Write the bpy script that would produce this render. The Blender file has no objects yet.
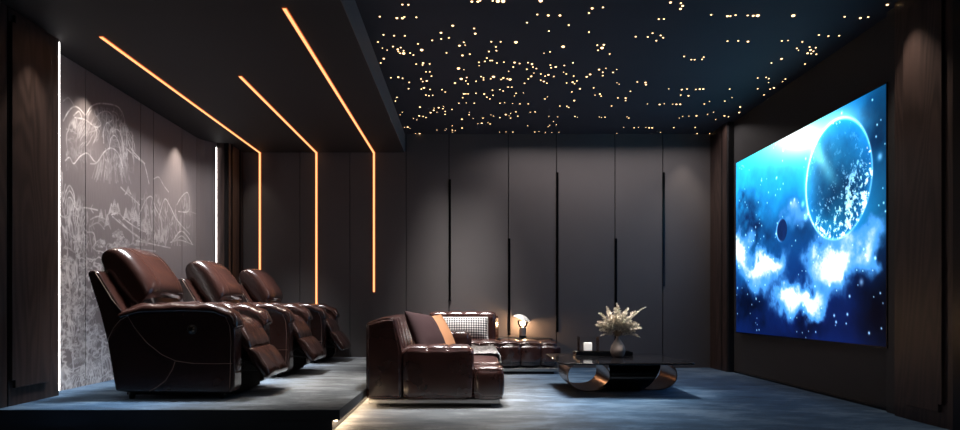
import bpy, math, random
import numpy as np
from mathutils import Vector, Matrix, noise
random.seed(7)
PI = math.pi
sc = bpy.context.scene
COL = sc.collection
F = 666.67; VX = 468.5; VY = 305.0; EYE = .9      # focal length in pixels, vanishing point, eye height

# ------------------------------------------------------------------ helpers
def tag(o, label=None, cat=None, group=None, kind=None):
    if label: o['label'] = label
    if cat: o['category'] = cat
    if group: o['group'] = group
    if kind: o['kind'] = kind
    return o
def worldloc(p):
    v = Vector((0, 0, 0))
    while p is not None:
        v += p.location; p = p.parent
    return v
def empty(name, loc, label, cat, group=None):
    o = bpy.data.objects.new(name, None); o.location = loc; o.empty_display_size = .1
    COL.objects.link(o)
    return tag(o, label, cat, group)
class MB:
    """collects shapes, becomes one mesh object"""
    def __init__(s): s.v = []; s.f = []; s.sm = []
    def add(s, vs, fs, smooth=False):
        k = len(s.v); s.v += [tuple(v) for v in vs]
        s.f += [tuple(i + k for i in f) for f in fs]; s.sm += [smooth] * len(fs)
        return s
    def box(s, x0, x1, y0, y1, z0, z1):
        vs = [(x, y, z) for x in (x0, x1) for y in (y0, y1) for z in (z0, z1)]
        return s.add(vs, [(0,1,3,2),(4,6,7,5),(0,4,5,1),(2,3,7,6),(0,2,6,4),(1,5,7,3)])
    def tube(s, pts, r, n=8, closed=False):
        pts = [Vector(p) for p in pts]; N = len(pts); vs = []; rs = r if isinstance(r, (list, tuple)) else [r] * N
        prev = None
        for i, p in enumerate(pts):
            a = pts[(i - 1) % N] if (closed or i) else p
            b = pts[(i + 1) % N] if (closed or i < N - 1) else p
            t = (b - a).normalized()
            if prev is None:
                prev = t.cross(Vector((0, 0, 1)) if abs(t.z) < .9 else Vector((1, 0, 0))).normalized()
            prev = (prev - t * prev.dot(t)).normalized(); q = t.cross(prev)
            for k in range(n):
                an = 2 * PI * k / n
                vs.append(p + (prev * math.cos(an) + q * math.sin(an)) * rs[i])
        fs = []
        for i in range(N if closed else N - 1):
            j = (i + 1) % N
            for k in range(n):
                fs.append((i*n+k, i*n+(k+1) % n, j*n+(k+1) % n, j*n+k))
        if not closed:
            fs.append(tuple(range(n))[::-1]); fs.append(tuple((N-1)*n+k for k in range(n)))
        return s.add(vs, fs, True)
    def lathe(s, prof, c=(0, 0, 0), n=32):
        vs = []; fs = []; m = len(prof)
        for k in range(n):
            a = 2 * PI * k / n
            for r, z in prof: vs.append((c[0] + r*math.cos(a), c[1] + r*math.sin(a), c[2] + z))
        for k in range(n):
            for i in range(m - 1):
                a, b = k*m+i, ((k+1) % n)*m+i
                fs.append((a, b, b+1, a+1))
        return s.add(vs, fs, True)
    def prism(s, outline, axis, a, b):
        """outline: list of (p, q); axis 'y': (x, z) extruded a..b in y; 'x': (y, z) extruded in x; 'z': (x, y)"""
        n = len(outline)
        def P(p, q, t): return {'y': (p, t, q), 'x': (t, p, q), 'z': (p, q, t)}[axis]
        vs = [P(p, q, a) for p, q in outline] + [P(p, q, b) for p, q in outline]
        fs = [tuple(range(n))[::-1], tuple(range(n, 2*n))] + [(i, (i+1) % n, n+(i+1) % n, n+i) for i in range(n)]
        return s.add(vs, fs)
    def build(s, name, mat, parent=None, local=False, bevel=0, seg=2, fix=True):
        off = Vector((0, 0, 0)) if (local or parent is None) else worldloc(parent)
        me = bpy.data.meshes.new(name)
        me.from_pydata([(x-off.x, y-off.y, z-off.z) for x, y, z in s.v], [], s.f)
        me.polygons.foreach_set('use_smooth', s.sm)
        if fix:
            import bmesh
            bm = bmesh.new(); bm.from_mesh(me)
            bmesh.ops.remove_doubles(bm, verts=bm.verts, dist=1e-5)
            bmesh.ops.recalc_face_normals(bm, faces=bm.faces)
            bm.to_mesh(me); bm.free()
        me.materials.append(mat); me.update()
        o = bpy.data.objects.new(name, me); COL.objects.link(o)
        if parent is not None: o.parent = parent
        if bevel:
            b = o.modifiers.new('b', 'BEVEL'); b.width = bevel; b.segments = seg; b.limit_method = 'ANGLE'; b.angle_limit = .6
            for p in me.polygons: p.use_smooth = True
            w = o.modifiers.new('w', 'WEIGHTED_NORMAL'); w.keep_sharp = True
        return o
def spow(v, p): return math.copysign(abs(v) ** p, v)
def grid_faces(nu, nv, wrap_u=False):
    return [(i*nv+j, ((i+1) % nu)*nv+j, ((i+1) % nu)*nv+j+1, i*nv+j+1) for i in range(nu if wrap_u else nu-1) for j in range(nv-1)]

def pad(path, y0, y1, T, nu=24, nv=24, pu=4, pv=4, seams_u=(), seams_v=(), sd=.3, wrinkle=0.0, back=1.0, sw=.05, su_=1.3):
    """puffy upholstered pad swept along a path in the x-z plane, y0..y1 wide, half thickness T; the offset side is left of the path"""
    P = [Vector((p[0], 0, p[1])) for p in path]
    L = [0]
    for a, b in zip(P, P[1:]): L.append(L[-1] + (b - a).length)
    def at(t):
        d = t * L[-1]
        for i in range(len(P) - 1):
            if d <= L[i+1] or i == len(P) - 2:
                k = (d - L[i]) / (L[i+1] - L[i]); return P[i].lerp(P[i+1], k)
    def tan(t):
        e = .12; return (at(min(1, t+e)) - at(max(0, t-e))).normalized()
    m = MB()
    for side in (1, -1):
        vs = []
        for i in range(nu + 1):
            u = -math.cos(PI * i / nu)
            for j in range(nv + 1):
                w = -math.cos(PI * j / nv); t = (w + 1) / 2
                h = max(0, 1-abs(u)**pu) ** (1/pu*su_) * max(0, 1-abs(w)**pv) ** (1/pv*su_)
                g = 1
                for su in seams_u: g -= sd * math.exp(-((u-su)/sw)**2)
                for sv in seams_v: g -= sd * math.exp(-((w-sv)/sw)**2)
                T2 = T * h * g * (1 if side > 0 else back)
                tg = tan(t); n = Vector((-tg.z, 0, tg.x))
                p = at(t) + n * T2 * side
                y = (y0+y1)/2 + (y1-y0)/2 * u
                if wrinkle and side > 0:
                    p = p + n * wrinkle * h * noise.noise(Vector((p.x*9+y0, y*14, p.z*9)))
                vs.append((p.x, y, p.z))
        m.add(vs, grid_faces(nu+1, nv+1), True)
    return m

def sbox(x0, x1, y0, y1, z0, z1, r=.04, axis=None, seams=(), depth=.012, puff=.012, step=.03, deform=None, cross=None, cseams=(), m=None, toponly=False):
    """rounded, slightly stuffed box with stitched channels across one (or two) axes"""
    lo = Vector((x0, y0, z0)); hi = Vector((x1, y1, z1)); C = (lo+hi)/2
    def ticks(a, b, ax):
        n = max(2, int(round((b-a)/step))); t = {round(a+(b-a)*i/n, 5) for i in range(n+1)}
        for e in (.15, .45, .8, 1.1): t.add(round(a+r*e, 5)); t.add(round(b-r*e, 5))
        for (sa, ss) in ((axis, seams), (cross, cseams)):
            if sa == ax:
                for s_ in ss:
                    for d in (-.012, -.004, 0, .004, .012): t.add(round(s_+d, 5))
        return sorted(v for v in t if a-1e-6 <= v <= b+1e-6)
    T = [ticks(lo[i], hi[i], i) for i in range(3)]
    def segf(v, ax, ss):
        e = [lo[ax]] + sorted(ss) + [hi[ax]]
        for a, b in zip(e, e[1:]):
            if v <= b + 1e-7:
                return max(0, math.sin(PI*(v-a)/(b-a))) ** .35
        return 0
    def fin(p):
        q = Vector([min(max(p[i], lo[i]+r), hi[i]-r) for i in range(3)])
        n = (p-q).normalized(); o = q + n*r
        d = 0
        if axis is not None: d += (segf(p[axis], axis, seams)-1) * depth * (max(0, min(1, n.z*1.6)) if toponly else 1) if abs(n[axis]) < .9 else 0
        if cross is not None: d += (segf(p[cross], cross, cseams)-1) * depth if abs(n[cross]) < .9 else 0
        b = 1
        for i in range(3):
            if abs(n[i]) < .5: b *= max(0, 1-abs((p[i]-C[i])/((hi[i]-lo[i])/2))**3)
        o = o + n*(d + puff*b)
        if deform: o = Vector(deform(o))
        return tuple(o)
    m = m or MB()
    for ax in range(3):
        a, b = [i for i in range(3) if i != ax]
        for val in (lo[ax], hi[ax]):
            vs = []
            for ta in T[a]:
                for tb in T[b]:
                    p = Vector((0, 0, 0)); p[ax] = val; p[a] = ta; p[b] = tb
                    vs.append(fin(p))
            m.add(vs, grid_faces(len(T[a]), len(T[b])), True)
    return m
def cushion(w, h, t, mtx, n=26, pinch=.06):
    m = MB()
    for side in (1, -1):
        vs = []
        for i in range(n+1):
            u = -math.cos(PI*i/n)
            for j in range(n+1):
                v = -math.cos(PI*j/n)
                k = (max(0, 1-u**2)) ** .45 * (max(0, 1-v**2)) ** .45
                x = u*w/2*(1-pinch*(1-v*v)*abs(u)); z = v*h/2*(1-pinch*(1-u*u)*abs(v))
                y = side*t/2*k + .006*k*noise.noise(Vector((u*3, v*3, side+w*7)))
                vs.append(mtx @ Vector((x, y, z)))
        m.add(vs, grid_faces(n+1, n+1), True)
    return m

# ------------------------------------------------------------------ materials
def mat(name, col=(.5, .5, .5), rough=.5, metal=0, spec=.5, emit=None, es=0, coat=0, **k):
    m = bpy.data.materials.new(name); m.use_nodes = True
    b = m.node_tree.nodes['Principled BSDF']
    b.inputs['Base Color'].default_value = (*col, 1); b.inputs['Roughness'].default_value = rough
    b.inputs['Metallic'].default_value = metal; b.inputs['Specular IOR Level'].default_value = spec
    b.inputs['Coat Weight'].default_value = coat; b.inputs['Coat Roughness'].default_value = .13
    if emit: b.inputs['Emission Color'].default_value = (*emit, 1); b.inputs['Emission Strength'].default_value = es
    return m
def nodes(m): return m.node_tree.nodes, m.node_tree.links, m.node_tree.nodes['Principled BSDF']
def coord(m, scale=(1, 1, 1), obj=True, rot=(0, 0, 0)):
    N, L, b = nodes(m)
    t = N.new('ShaderNodeTexCoord'); mp = N.new('ShaderNodeMapping'); mp.inputs['Scale'].default_value = scale
    mp.inputs['Rotation'].default_value = rot
    L.new(t.outputs['Object'], mp.inputs['Vector']); return mp.outputs['Vector']
def ntex(m, vec, scale, detail=4, rough=.5, dist=0):
    N, L, b = nodes(m); n = N.new('ShaderNodeTexNoise')
    n.inputs['Scale'].default_value = scale; n.inputs['Detail'].default_value = detail
    n.inputs['Roughness'].default_value = rough; n.inputs['Distortion'].default_value = dist
    L.new(vec, n.inputs['Vector']); return n.outputs['Fac']
def ramp(m, fac, stops):
    N, L, b = nodes(m); r = N.new('ShaderNodeValToRGB'); e = r.color_ramp.elements
    while len(e) < len(stops): e.new(.5)
    for el, (p, c) in zip(e, stops): el.position = p; el.color = (*c, 1)
    L.new(fac, r.inputs['Fac']); return r.outputs['Color']
def bump(m, fac, strength, dist=.01):
    N, L, b = nodes(m); n = N.new('ShaderNodeBump'); n.inputs['Strength'].default_value = strength; n.inputs['Distance'].default_value = dist
    L.new(fac, n.inputs['Height']); L.new(n.outputs['Normal'], b.inputs['Normal'])
def mixc(m, a, b_, fac, mode='MIX'):
    N, L, b = nodes(m); n = N.new('ShaderNodeMix'); n.data_type = 'RGBA'; n.blend_type = mode
    for s, v in ((n.inputs['Factor'], fac), (n.inputs[6], a), (n.inputs[7], b_)):
        if hasattr(v, 'is_linked'): L.new(v, s)
        else: s.default_value = v if isinstance(v, float) else (*v, 1)
    return n.outputs[2]

def leather(name, c0, c1, rough=.3):
    m = mat(name, c0, rough, coat=.7); N, L, b = nodes(m)
    v = coord(m); f = ntex(m, v, 4, 4)
    L.new(ramp(m, f, [(.3, c0), (.7, c1)]), b.inputs['Base Color'])
    g = ntex(m, v, 220, 2); w = ntex(m, v, 22, 5, .6)
    a = N.new('ShaderNodeMath'); a.operation = 'MULTIPLY_ADD'; L.new(w, a.inputs[0]); a.inputs[1].default_value = 2.2; L.new(g, a.inputs[2])
    bump(m, a.outputs[0], .09, .004)
    return m
M_leather = leather('leather_recliner', (.030, .0120, .0096), (.043, .0172, .0134), .26)
M_leather2 = leather('leather_sofa', (.036, .0138, .0115), (.052, .0200, .0162), .26)
M_stitch = mat('stitch', (.30, .21, .17), .6)
M_black = mat('black_plastic', (.006, .006, .007), .4)
M_blackmetal = mat('black_metal', (.012, .012, .013), .35, .6)
M_steel = mat('brushed_steel', (.42, .41, .40), .38, 1.0)
M_bronze = mat('bronze', (.30, .165, .10), .25, 1.0)
M_gunmetal = mat('dark_bronze', (.10, .075, .06), .25, 1.0)
N, L, b = nodes(M_gunmetal)
bump(M_gunmetal, ntex(M_gunmetal, coord(M_gunmetal, (1, 60, 60)), 3, 3), .05, .002)
M_under_shade = mat('under_shade_black', (.006, .006, .006), .95, spec=.1)
M_tabletop = mat('dark_glass_top', (.006, .006, .007), .08, 0, .6)

def wood(name, ca, cb, rough=.42):
    m = mat(name, ca, rough); N, L, b = nodes(m)
    n0 = ntex(m, coord(m, (2.6, 2.6, .42)), 1.0, 2, .4, .25)
    w0 = N.new('ShaderNodeMath'); w0.operation = 'MULTIPLY'; L.new(n0, w0.inputs[0]); w0.inputs[1].default_value = 95
    w1 = N.new('ShaderNodeMath'); w1.operation = 'SINE'; L.new(w0.outputs[0], w1.inputs[0])
    w = N.new('ShaderNodeMath'); w.operation = 'MULTIPLY_ADD'; L.new(w1.outputs[0], w.inputs[0]); w.inputs[1].default_value = .3; w.inputs[2].default_value = .5
    g = ntex(m, coord(m, (160, 160, 2.2)), 1, 3)
    mx = N.new('ShaderNodeMath'); mx.operation = 'MULTIPLY_ADD'; L.new(g, mx.inputs[0]); mx.inputs[1].default_value = .55
    sb = N.new('ShaderNodeMath'); sb.operation = 'MULTIPLY'; sb.inputs[1].default_value = .5; L.new(w.outputs[0], sb.inputs[0])
    L.new(sb.outputs[0], mx.inputs[2])
    L.new(ramp(m, mx.outputs[0], [(.25, ca), (.75, cb)]), b.inputs['Base Color'])
    bump(m, g, .15, .002)
    return m
M_wood = wood('dark_walnut', (.020, .0125, .0105), (.062, .039, .033))

def paint(name, c, rough=.55, var=.06):
    m = mat(name, c, rough, spec=.35); N, L, b = nodes(m)
    f = ntex(m, coord(m), 1.1, 4)
    L.new(ramp(m, f, [(.3, tuple(x*(1-var) for x in c)), (.7, tuple(x*(1+var) for x in c))]), b.inputs['Base Color'])
    bump(m, ntex(m, coord(m), 300, 2), .05, .001)
    return m
M_wall = paint('grey_wall_panel', (.128, .117, .117), .5)
M_wallR = paint('charcoal_wall', (.044, .044, .046), .6)
M_low = paint('black_ceiling', (.032, .030, .030), .7)
M_fascia = paint('grey_fascia', (.24, .23, .23), .6)
M_star_c = paint('navy_ceiling', (.055, .057, .070), .75)
M_slot = mat('slot_black', (.004, .004, .005), .3, .3)
M_dark = paint('dark_room_wall', (.03, .03, .031), .7)

def carpet(name):
    m = mat(name, (.1, .13, .17), .95, spec=.1); N, L, b = nodes(m)
    big = ntex(m, coord(m, (.55, 1.0, 1)), 1.0, 5, .6, .4)
    st = ntex(m, coord(m, (2.0, 4.6, 1), rot=(0, 0, .5)), 1, 9, .74)
    fi = ntex(m, coord(m, (60, 240, 60)), 1, 3, .7)
    a = N.new('ShaderNodeMath'); a.operation = 'MULTIPLY_ADD'; L.new(st, a.inputs[0]); a.inputs[1].default_value = .9
    h = N.new('ShaderNodeMath'); h.operation = 'MULTIPLY'; L.new(big, h.inputs[0]); h.inputs[1].default_value = .55; L.new(h.outputs[0], a.inputs[2])
    a2 = N.new('ShaderNodeMath'); a2.operation = 'MULTIPLY_ADD'; L.new(fi, a2.inputs[0]); a2.inputs[1].default_value = .35; L.new(a.outputs[0], a2.inputs[2])
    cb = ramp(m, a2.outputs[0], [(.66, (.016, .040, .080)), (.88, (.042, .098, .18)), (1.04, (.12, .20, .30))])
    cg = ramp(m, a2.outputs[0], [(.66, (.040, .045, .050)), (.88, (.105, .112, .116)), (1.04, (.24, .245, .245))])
    # the carpet goes from grey along its middle to blue towards its two sides, with a ragged border
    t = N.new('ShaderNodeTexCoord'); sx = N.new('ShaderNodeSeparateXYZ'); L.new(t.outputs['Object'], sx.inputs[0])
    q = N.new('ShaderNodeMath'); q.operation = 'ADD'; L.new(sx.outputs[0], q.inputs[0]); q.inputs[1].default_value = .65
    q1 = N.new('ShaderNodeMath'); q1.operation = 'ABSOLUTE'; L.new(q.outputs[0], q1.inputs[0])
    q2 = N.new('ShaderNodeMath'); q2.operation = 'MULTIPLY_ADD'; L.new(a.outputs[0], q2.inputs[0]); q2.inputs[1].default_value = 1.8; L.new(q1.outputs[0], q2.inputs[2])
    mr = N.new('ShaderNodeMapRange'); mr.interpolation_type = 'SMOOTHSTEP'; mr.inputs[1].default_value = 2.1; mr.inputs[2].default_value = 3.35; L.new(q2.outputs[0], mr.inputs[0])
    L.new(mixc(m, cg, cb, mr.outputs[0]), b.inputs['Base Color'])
    bump(m, a2.outputs[0], .5, .012)
    b.inputs['Sheen Weight'].default_value = .15
    return m
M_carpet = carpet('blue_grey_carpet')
M_carpet_dark = mat('platform_front', (.03, .034, .042), .9)

def emis(name, c, s, sampled=True):
    m = mat(name, (0, 0, 0), .5, emit=c, es=s)
    if not sampled: m.cycles.emission_sampling = 'NONE'
    return m
M_orange = emis('warm_led', (1.0, .43, .17), 1.9)
M_orange2 = emis('warm_led_edge', (1.0, .16, .02), .55)
M_white = emis('white_led', (1.0, .93, .91), 11)
M_step = emis('step_led', (1.0, .72, .46), 45.0)
M_star = emis('star_point', (1.0, .62, .29), 4.6, False)

# ------------------------------------------------------------------ room
YB = 9.57; ZC = 3.355; ZL = 3.09; PZ = .154; XE = -.92; YF = -1.2
XL = -3.38; XA = -3.55; XR = 3.47; XS = 3.56
def struct(m, name, material, parent=None, **k):
    o = m.build(name, material, parent, **k)
    return tag(o, kind='structure')
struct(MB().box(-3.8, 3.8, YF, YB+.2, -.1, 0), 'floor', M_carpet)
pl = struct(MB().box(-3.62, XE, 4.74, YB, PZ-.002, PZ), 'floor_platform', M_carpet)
struct(MB().box(-3.62, XE, 4.741, YB, PZ-.075, PZ-.002).box(-3.55, XE-.05, 4.745, YB, 0, PZ-.075), 'platform_base', M_carpet_dark, pl)
struct(MB().box(XE, XE+.004, 4.75, YB, PZ-.075, PZ), 'platform_edge', mat('platform_edge_grey', (.07, .075, .085), .8), pl)
# ceilings
struct(MB().box(XE, 3.8, YF, YB+.2, ZC, ZC+.1), 'ceiling', M_star_c)
struct(MB().box(-3.8, XE, YF, YB+.2, ZL, ZC+.1), 'ceiling_lower', M_low)
struct(MB().box(XE, XE+.006, YF, YB, ZL, ZC), 'trim_1', M_fascia)

# back wall: panels with narrow joints in front of a black backing
struct(MB().box(-3.8, 3.8, YB+.02, YB+.2, 0, ZC), 'wall_back', M_slot)
sB = F / YB
jx = [(x - VX) / sB for x in (237, 300, 350, 406.3, 449, 508.4, 556.5, 615, 662.8)]
ed = [-3.24] + jx[1:] + [3.60]
for i, (a, c) in enumerate(zip(ed, ed[1:])):
    g0 = .003 if i in (1, 2, 3) else .006
    wp = MB().box(a+g0, c-.006, YB-.0, YB+.03, 0.0, ZC)
    struct(wp, 'wall_back_panel', M_wall, bevel=.002)
k = 0
for px, y0, y1 in ((449, 179.5, 301), (508.4, 238.5, 335), (556.5, 172.5, 332), (615, 238.5, 340), (662.8, 172.5, 286)):
    x = (px-VX)/sB; za = EYE+(VY-y1)/sB; zb = EYE+(VY-y0)/sB; k += 1
    sl = MB().box(x-.006, x+.028, YB-.012, YB-.0, za, zb)
    struct(sl, 'trim_%d' % (k+1), mat('slot_profile_%d' % k, (.010, .010, .012), .25, .8), bevel=.002)

# left wall: near pilaster, recess with mural, far pilaster
def notched(y0, y1, z0, z1, n=.035, m=.06):
    return [(y0+n, z0), (y1-n, z0), (y1-n, z0+m), (y1, z0+m), (y1, z1-m), (y1-n, z1-m), (y1-n, z1), (y0+n, z1), (y0+n, z1-m), (y0, z1-m), (y0, z0+m), (y0+n, z0+m)]
def Yl(px, X): return F*X/(px-VX)
YP1 = 5.50; YP2 = 9.01
wl = struct(MB().box(-3.8, XL, YF, YP1, 0, ZL), 'wall_left', M_wood)
struct(MB().prism(notched(Yl(9.4, XL), Yl(49, XL), PZ+.13, ZL-.04), 'x', XL-.01, XL+.022), 'raised_panel', M_wood, wl, bevel=.004)
struct(MB().box(XL, XL+.004, Yl(10, XL)-.03, Yl(10, XL)-.018, PZ, ZL), 'joint_strip', M_slot, wl)
struct(MB().box(-3.8, XA-.04, YP1, YP2, 0, ZL), 'wall_left_recess', M_dark)
wf = struct(MB().box(-3.8, -3.24, YP2, YB+.02, 0, ZL), 'wall_left_far', M_wood)
struct(MB().box(-3.30, -3.24, YP2-.001, YP2, 0, ZL).box(-3.24, -3.225, YP2+.1, YP2+.13, 0, ZL).box(-3.24, -3.225, YP2+.42, YP2+.45, 0, ZL), 'joint_strip', M_slot, wf)
# right wall
YR1 = 5.43; YR2 = 8.96
wr = struct(MB().box(XR, 3.8, YF, YR1, 0, ZC), 'wall_right', M_wood)
def Yr(px): return F*XR/(px-VX)
struct(MB().prism(notched(Yr(944.5), Yr(905.5), .11, ZC-.12), 'x', XR-.022, XR+.01), 'raised_panel', M_wood, wr, bevel=.004)
struct(MB().box(XR-.03, XR, Yr(957)-.08, Yr(957), 0, ZC).box(XR-.02, XR, 2, Yr(957)-.08, 0, ZC), 'dark_border', M_slot, wr)
struct(MB().box(XS, 3.8, YR1, YR2, 0, ZC), 'wall_right_screen', M_wallR)
struct(MB().box(XS-.05, XS, YR1, YR1+.17, 0, ZC), 'trim_7', M_wallR, bevel=.003)
struct(MB().box(XR+.012, XS, YR2-.02, YR2, 0, ZC), 'trim_8', M_wallR)
wr2 = struct(MB().box(XR, 3.8, YR2, YB+.02, 0, ZC), 'wall_right_far', M_wood)
struct(MB().box(XR-.004, XR+.01, YR2+.16, YR2+.18, 0, ZC), 'pilaster_strip', M_slot, wr2)
struct(MB().box(-3.8, 3.8, YF-.1, YF, 0, ZC), 'wall_front', M_dark)
struct(MB().box(XS-.012, XS, YR1+.17, YR2-.02, 0, .02), 'baseboard_right', M_slot)

# ------------------------------------------------------------------ value noise in numpy
rng = np.random.RandomState(3)
def vnoise(x, y, s, seed):
    r = np.random.RandomState(seed).rand(256, 256)
    X = x*s+100; Y = y*s+100; xi = np.floor(X).astype(int); yi = np.floor(Y).astype(int)
    fx = X-xi; fy = Y-yi; fx = fx*fx*(3-2*fx); fy = fy*fy*(3-2*fy)
    g = lambda a, b_: r[a % 256, b_ % 256]
    return (g(xi, yi)*(1-fx)+g(xi+1, yi)*fx)*(1-fy)+(g(xi, yi+1)*(1-fx)+g(xi+1, yi+1)*fx)*fy
def fbm(x, y, s, seed, o=6, gain=.55):
    t = 0; a = 1; n = 0
    for i in range(o):
        t = t + a*vnoise(x, y, s*2**i, seed+i); n += a; a *= gain
    return t/n
def sstep(a, b_, x): t = np.clip((x-a)/(b_-a), 0, 1); return t*t*(3-2*t)
def lin(c): c = np.clip(c, 0, 1); return np.where(c <= .04045, c/12.92, ((c+.055)/1.055)**2.4)

def attr_plane(name, X, Ya, Yb, Za, Zb, ny, nz, fn, material, parent):
    """a flat grid standing at x = X, one colour per vertex taken from fn(Y, Z)"""
    ys = np.linspace(Ya, Yb, ny); zs = np.linspace(Za, Zb, nz)
    YY, ZZ = np.meshgrid(ys, zs, indexing='ij')
    col = fn(YY, ZZ)
    off = worldloc(parent)
    vs = np.stack([np.full(YY.size, X-off.x), YY.ravel()-off.y, ZZ.ravel()-off.z], 1)
    i, j = np.meshgrid(np.arange(ny-1), np.arange(nz-1), indexing='ij'); a = (i*nz+j).ravel()
    fs = np.stack([a, a+nz, a+nz+1, a+1], 1)
    me = bpy.data.meshes.new(name); me.from_pydata(vs.tolist(), [], fs.tolist())
    at = me.color_attributes.new('picture', 'FLOAT_COLOR', 'POINT')
    c4 = np.ones((YY.size, 4), np.float32); c4[:, :3] = col.reshape(-1, 3)
    at.data.foreach_set('color', c4.ravel()); me.materials.append(material); me.update()
    o = bpy.data.objects.new(name, me); COL.objects.link(o); o.parent = parent
    return o

# ------------------------------------------------------------------ the big screen
SX = 3.50; SY0, SY1, SZ0, SZ1 = 5.59, 8.72, .55, 2.755
def space(Y, Z):
    px = VX+F*SX/Y; py = VY-(Z-EYE)*F/Y
    n1 = fbm(Y, Z, 2.2, 11); n2 = fbm(Y, Z, 5, 31); n3 = fbm(Y, Z, 1.3, 51)
    wx = px+(n1-.5)*34+(n2-.5)*16; wy = py+(n3-.5)*44+(n2-.5)*30
    g = lambda cx, cy, sx, sy: np.exp(-((wx-cx)/sx)**2-((wy-cy)/sy)**2)
    G = lambda cx, cy, sx, sy: np.exp(-((px-cx)/sx)**2-((py-cy)/sy)**2)
    def C(r, gg, b_): return np.array([r, gg, b_])/255.
    t = sstep(130, 335, py+(n3-.5)*60)[..., None]
    col = C(18, 122, 200)*(1-t)+C(6, 26, 84)*t
    r = sstep(850, 888, px)[..., None]; col = col*(1-.45*r)
    blue = .9*g(790, 170, 60, 32)+.8*g(745, 205, 16, 45)+.6*g(845, 215, 60, 34)+.5*g(745, 275, 18, 40)
    col = col+np.clip(blue, 0, 1)[..., None]*C(20, 84, 92)*(.4+n1[..., None])
    dark = .8*g(752, 222, 15, 17)+.85*g(748, 312, 16, 18)+.95*g(878, 312, 26, 46)+.6*g(800, 338, 34, 12)+.55*g(876, 135, 12, 34)+.45*g(801, 228, 16, 20)
    col = col*(1-np.clip(dark, 0, .95)[..., None]*np.array([1, .96, .80]))
    cl = 1.5*g(762, 262, 19, 14)+.9*g(742, 245, 9, 16)+1.7*g(836, 262, 19, 24)+1.2*g(788, 300, 15, 15)+1.2*g(812, 303, 14, 12)+1.0*g(872, 248, 14, 18)+.8*g(812, 318, 10, 12)+.6*g(800, 215, 26, 14)+.55*g(757, 285, 10, 12)+.5*g(860, 228, 24, 12)
    cl = cl*(.55+1.35*n2)
    c1 = sstep(.10, .62, cl)[..., None]; c2 = sstep(.60, 1.45, cl*(.75+.5*fbm(Y, Z, 12, 61, 5, .65)))[..., None]
    col = col*(1-c1)+C(70, 150, 232)*c1; col = col*(1-c2)+C(238, 248, 255)*c2
    burst = (1.3*G(803, 136, 26, 15)+.7*G(785, 145, 40, 20)+.5*G(835, 118, 28, 14))
    col = col+np.clip(burst, 0, 1.3)[..., None]*C(170, 180, 140)
    # ground stars
    rs = np.random.RandomState(5)
    for i in range(170):
        y = rs.uniform(SY0, SY1); z = rs.uniform(SZ0, SZ1); s_ = rs.choice([.006, .009, .013, .03], p=[.5, .3, .15, .05])
        a = np.exp(-((Y-y)**2+(Z-z)**2)/s_**2)*(1 if s_ < .02 else .75)
        col = col+a[..., None]*C(150, 200, 235)*(1.1 if s_ < .02 else .8)
    # large planet
    cy, cz, R = 6.345, 2.095, .575
    dY = (Y-cy)/R; dZ = (Z-cz)/R; d = np.sqrt(dY**2+dZ**2)
    ins = 1-sstep(.985, 1.0, d)[..., None]
    tex = fbm(Y+n1*.3, Z, 7, 71, 6, .7); tx2 = fbm(Y+n2*.1, Z*.8, 24, 91, 4, .8)
    low = sstep(.35, -.75, dZ-.45*(-dY)*1.0)
    land = sstep(.555, .66, tex*.38+tx2*.62+.09*low-.03)
    shade = .5+.5*np.clip(d, 0, 1)**3
    body = C(22, 112, 178)*(1-.30*low[..., None])*shade[..., None]*1.5+ (fbm(Y, Z, 3, 13)-.5)[..., None]*C(30, 110, 130)
    body = body+(land*(.15+1.0*low))[..., None]*C(170, 200, 215)
    ray = np.exp(-(((dY-.25)*.75+(dZ-.25)*-.66-.05)/.13)**2)*sstep(-.35, .8, dZ)
    ray = ray+.6*np.exp(-((dY-.9)**2+(dZ-.75)**2)/.5)
    body = body+np.clip(ray, 0, 1.2)[..., None]*C(90, 130, 110)
    rimw = np.exp(-((d-.985)/.022)**2)*(.35+.65*sstep(-.7, .9, dY*.8+dZ*.7))
    glow = np.exp(-np.clip(d-1, 0, 9)/.05)*(d > 1)*.3*sstep(-.2, .9, dY*.8+dZ*.7)
    body = body+(np.exp(-((d-.93)/.06)**2)*land*.9)[..., None]*C(180, 210, 220)
    col = col*(1-ins)+body*ins
    col = col+(rimw+glow)[..., None]*C(200, 225, 235)
    # small planet
    cy, cz, R = 7.45, 1.735, .128
    d = np.sqrt(((Y-cy)/R)**2+((Z-cz)/R)**2); ins = (1-sstep(.96, 1.02, d))[..., None]
    sm = C(14, 40, 92)*(.6+.8*n2[..., None])
    col = col*(1-ins)+sm*ins
    col = col+(np.exp(-((d-.96)/.08)**2)*sstep(-.4, .9, (Y-cy)/R))[..., None]*C(110, 170, 215)*.9
    return lin(col)
M_disp = mat('screen_picture', (.0, .0, .0), .5, spec=.1); N, L, b = nodes(M_disp)
a = N.new('ShaderNodeVertexColor'); a.layer_name = 'picture'
L.new(a.outputs['Color'], b.inputs['Emission Color']); b.inputs['Emission Strength'].default_value = 1.5
scr = empty('wall_screen', (SX+.03, (SY0+SY1)/2, SZ0), 'huge flat wall screen glowing with a blue planet and nebula', 'screen')
MB().box(SX+.002, XS, SY0-.012, SY1+.012, SZ0-.012, SZ1+.012).build('bezel', M_blackmetal, scr, bevel=.002)
attr_plane('display', SX, SY0, SY1, SZ0, SZ1, 430, 300, space, M_disp, scr)

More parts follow.
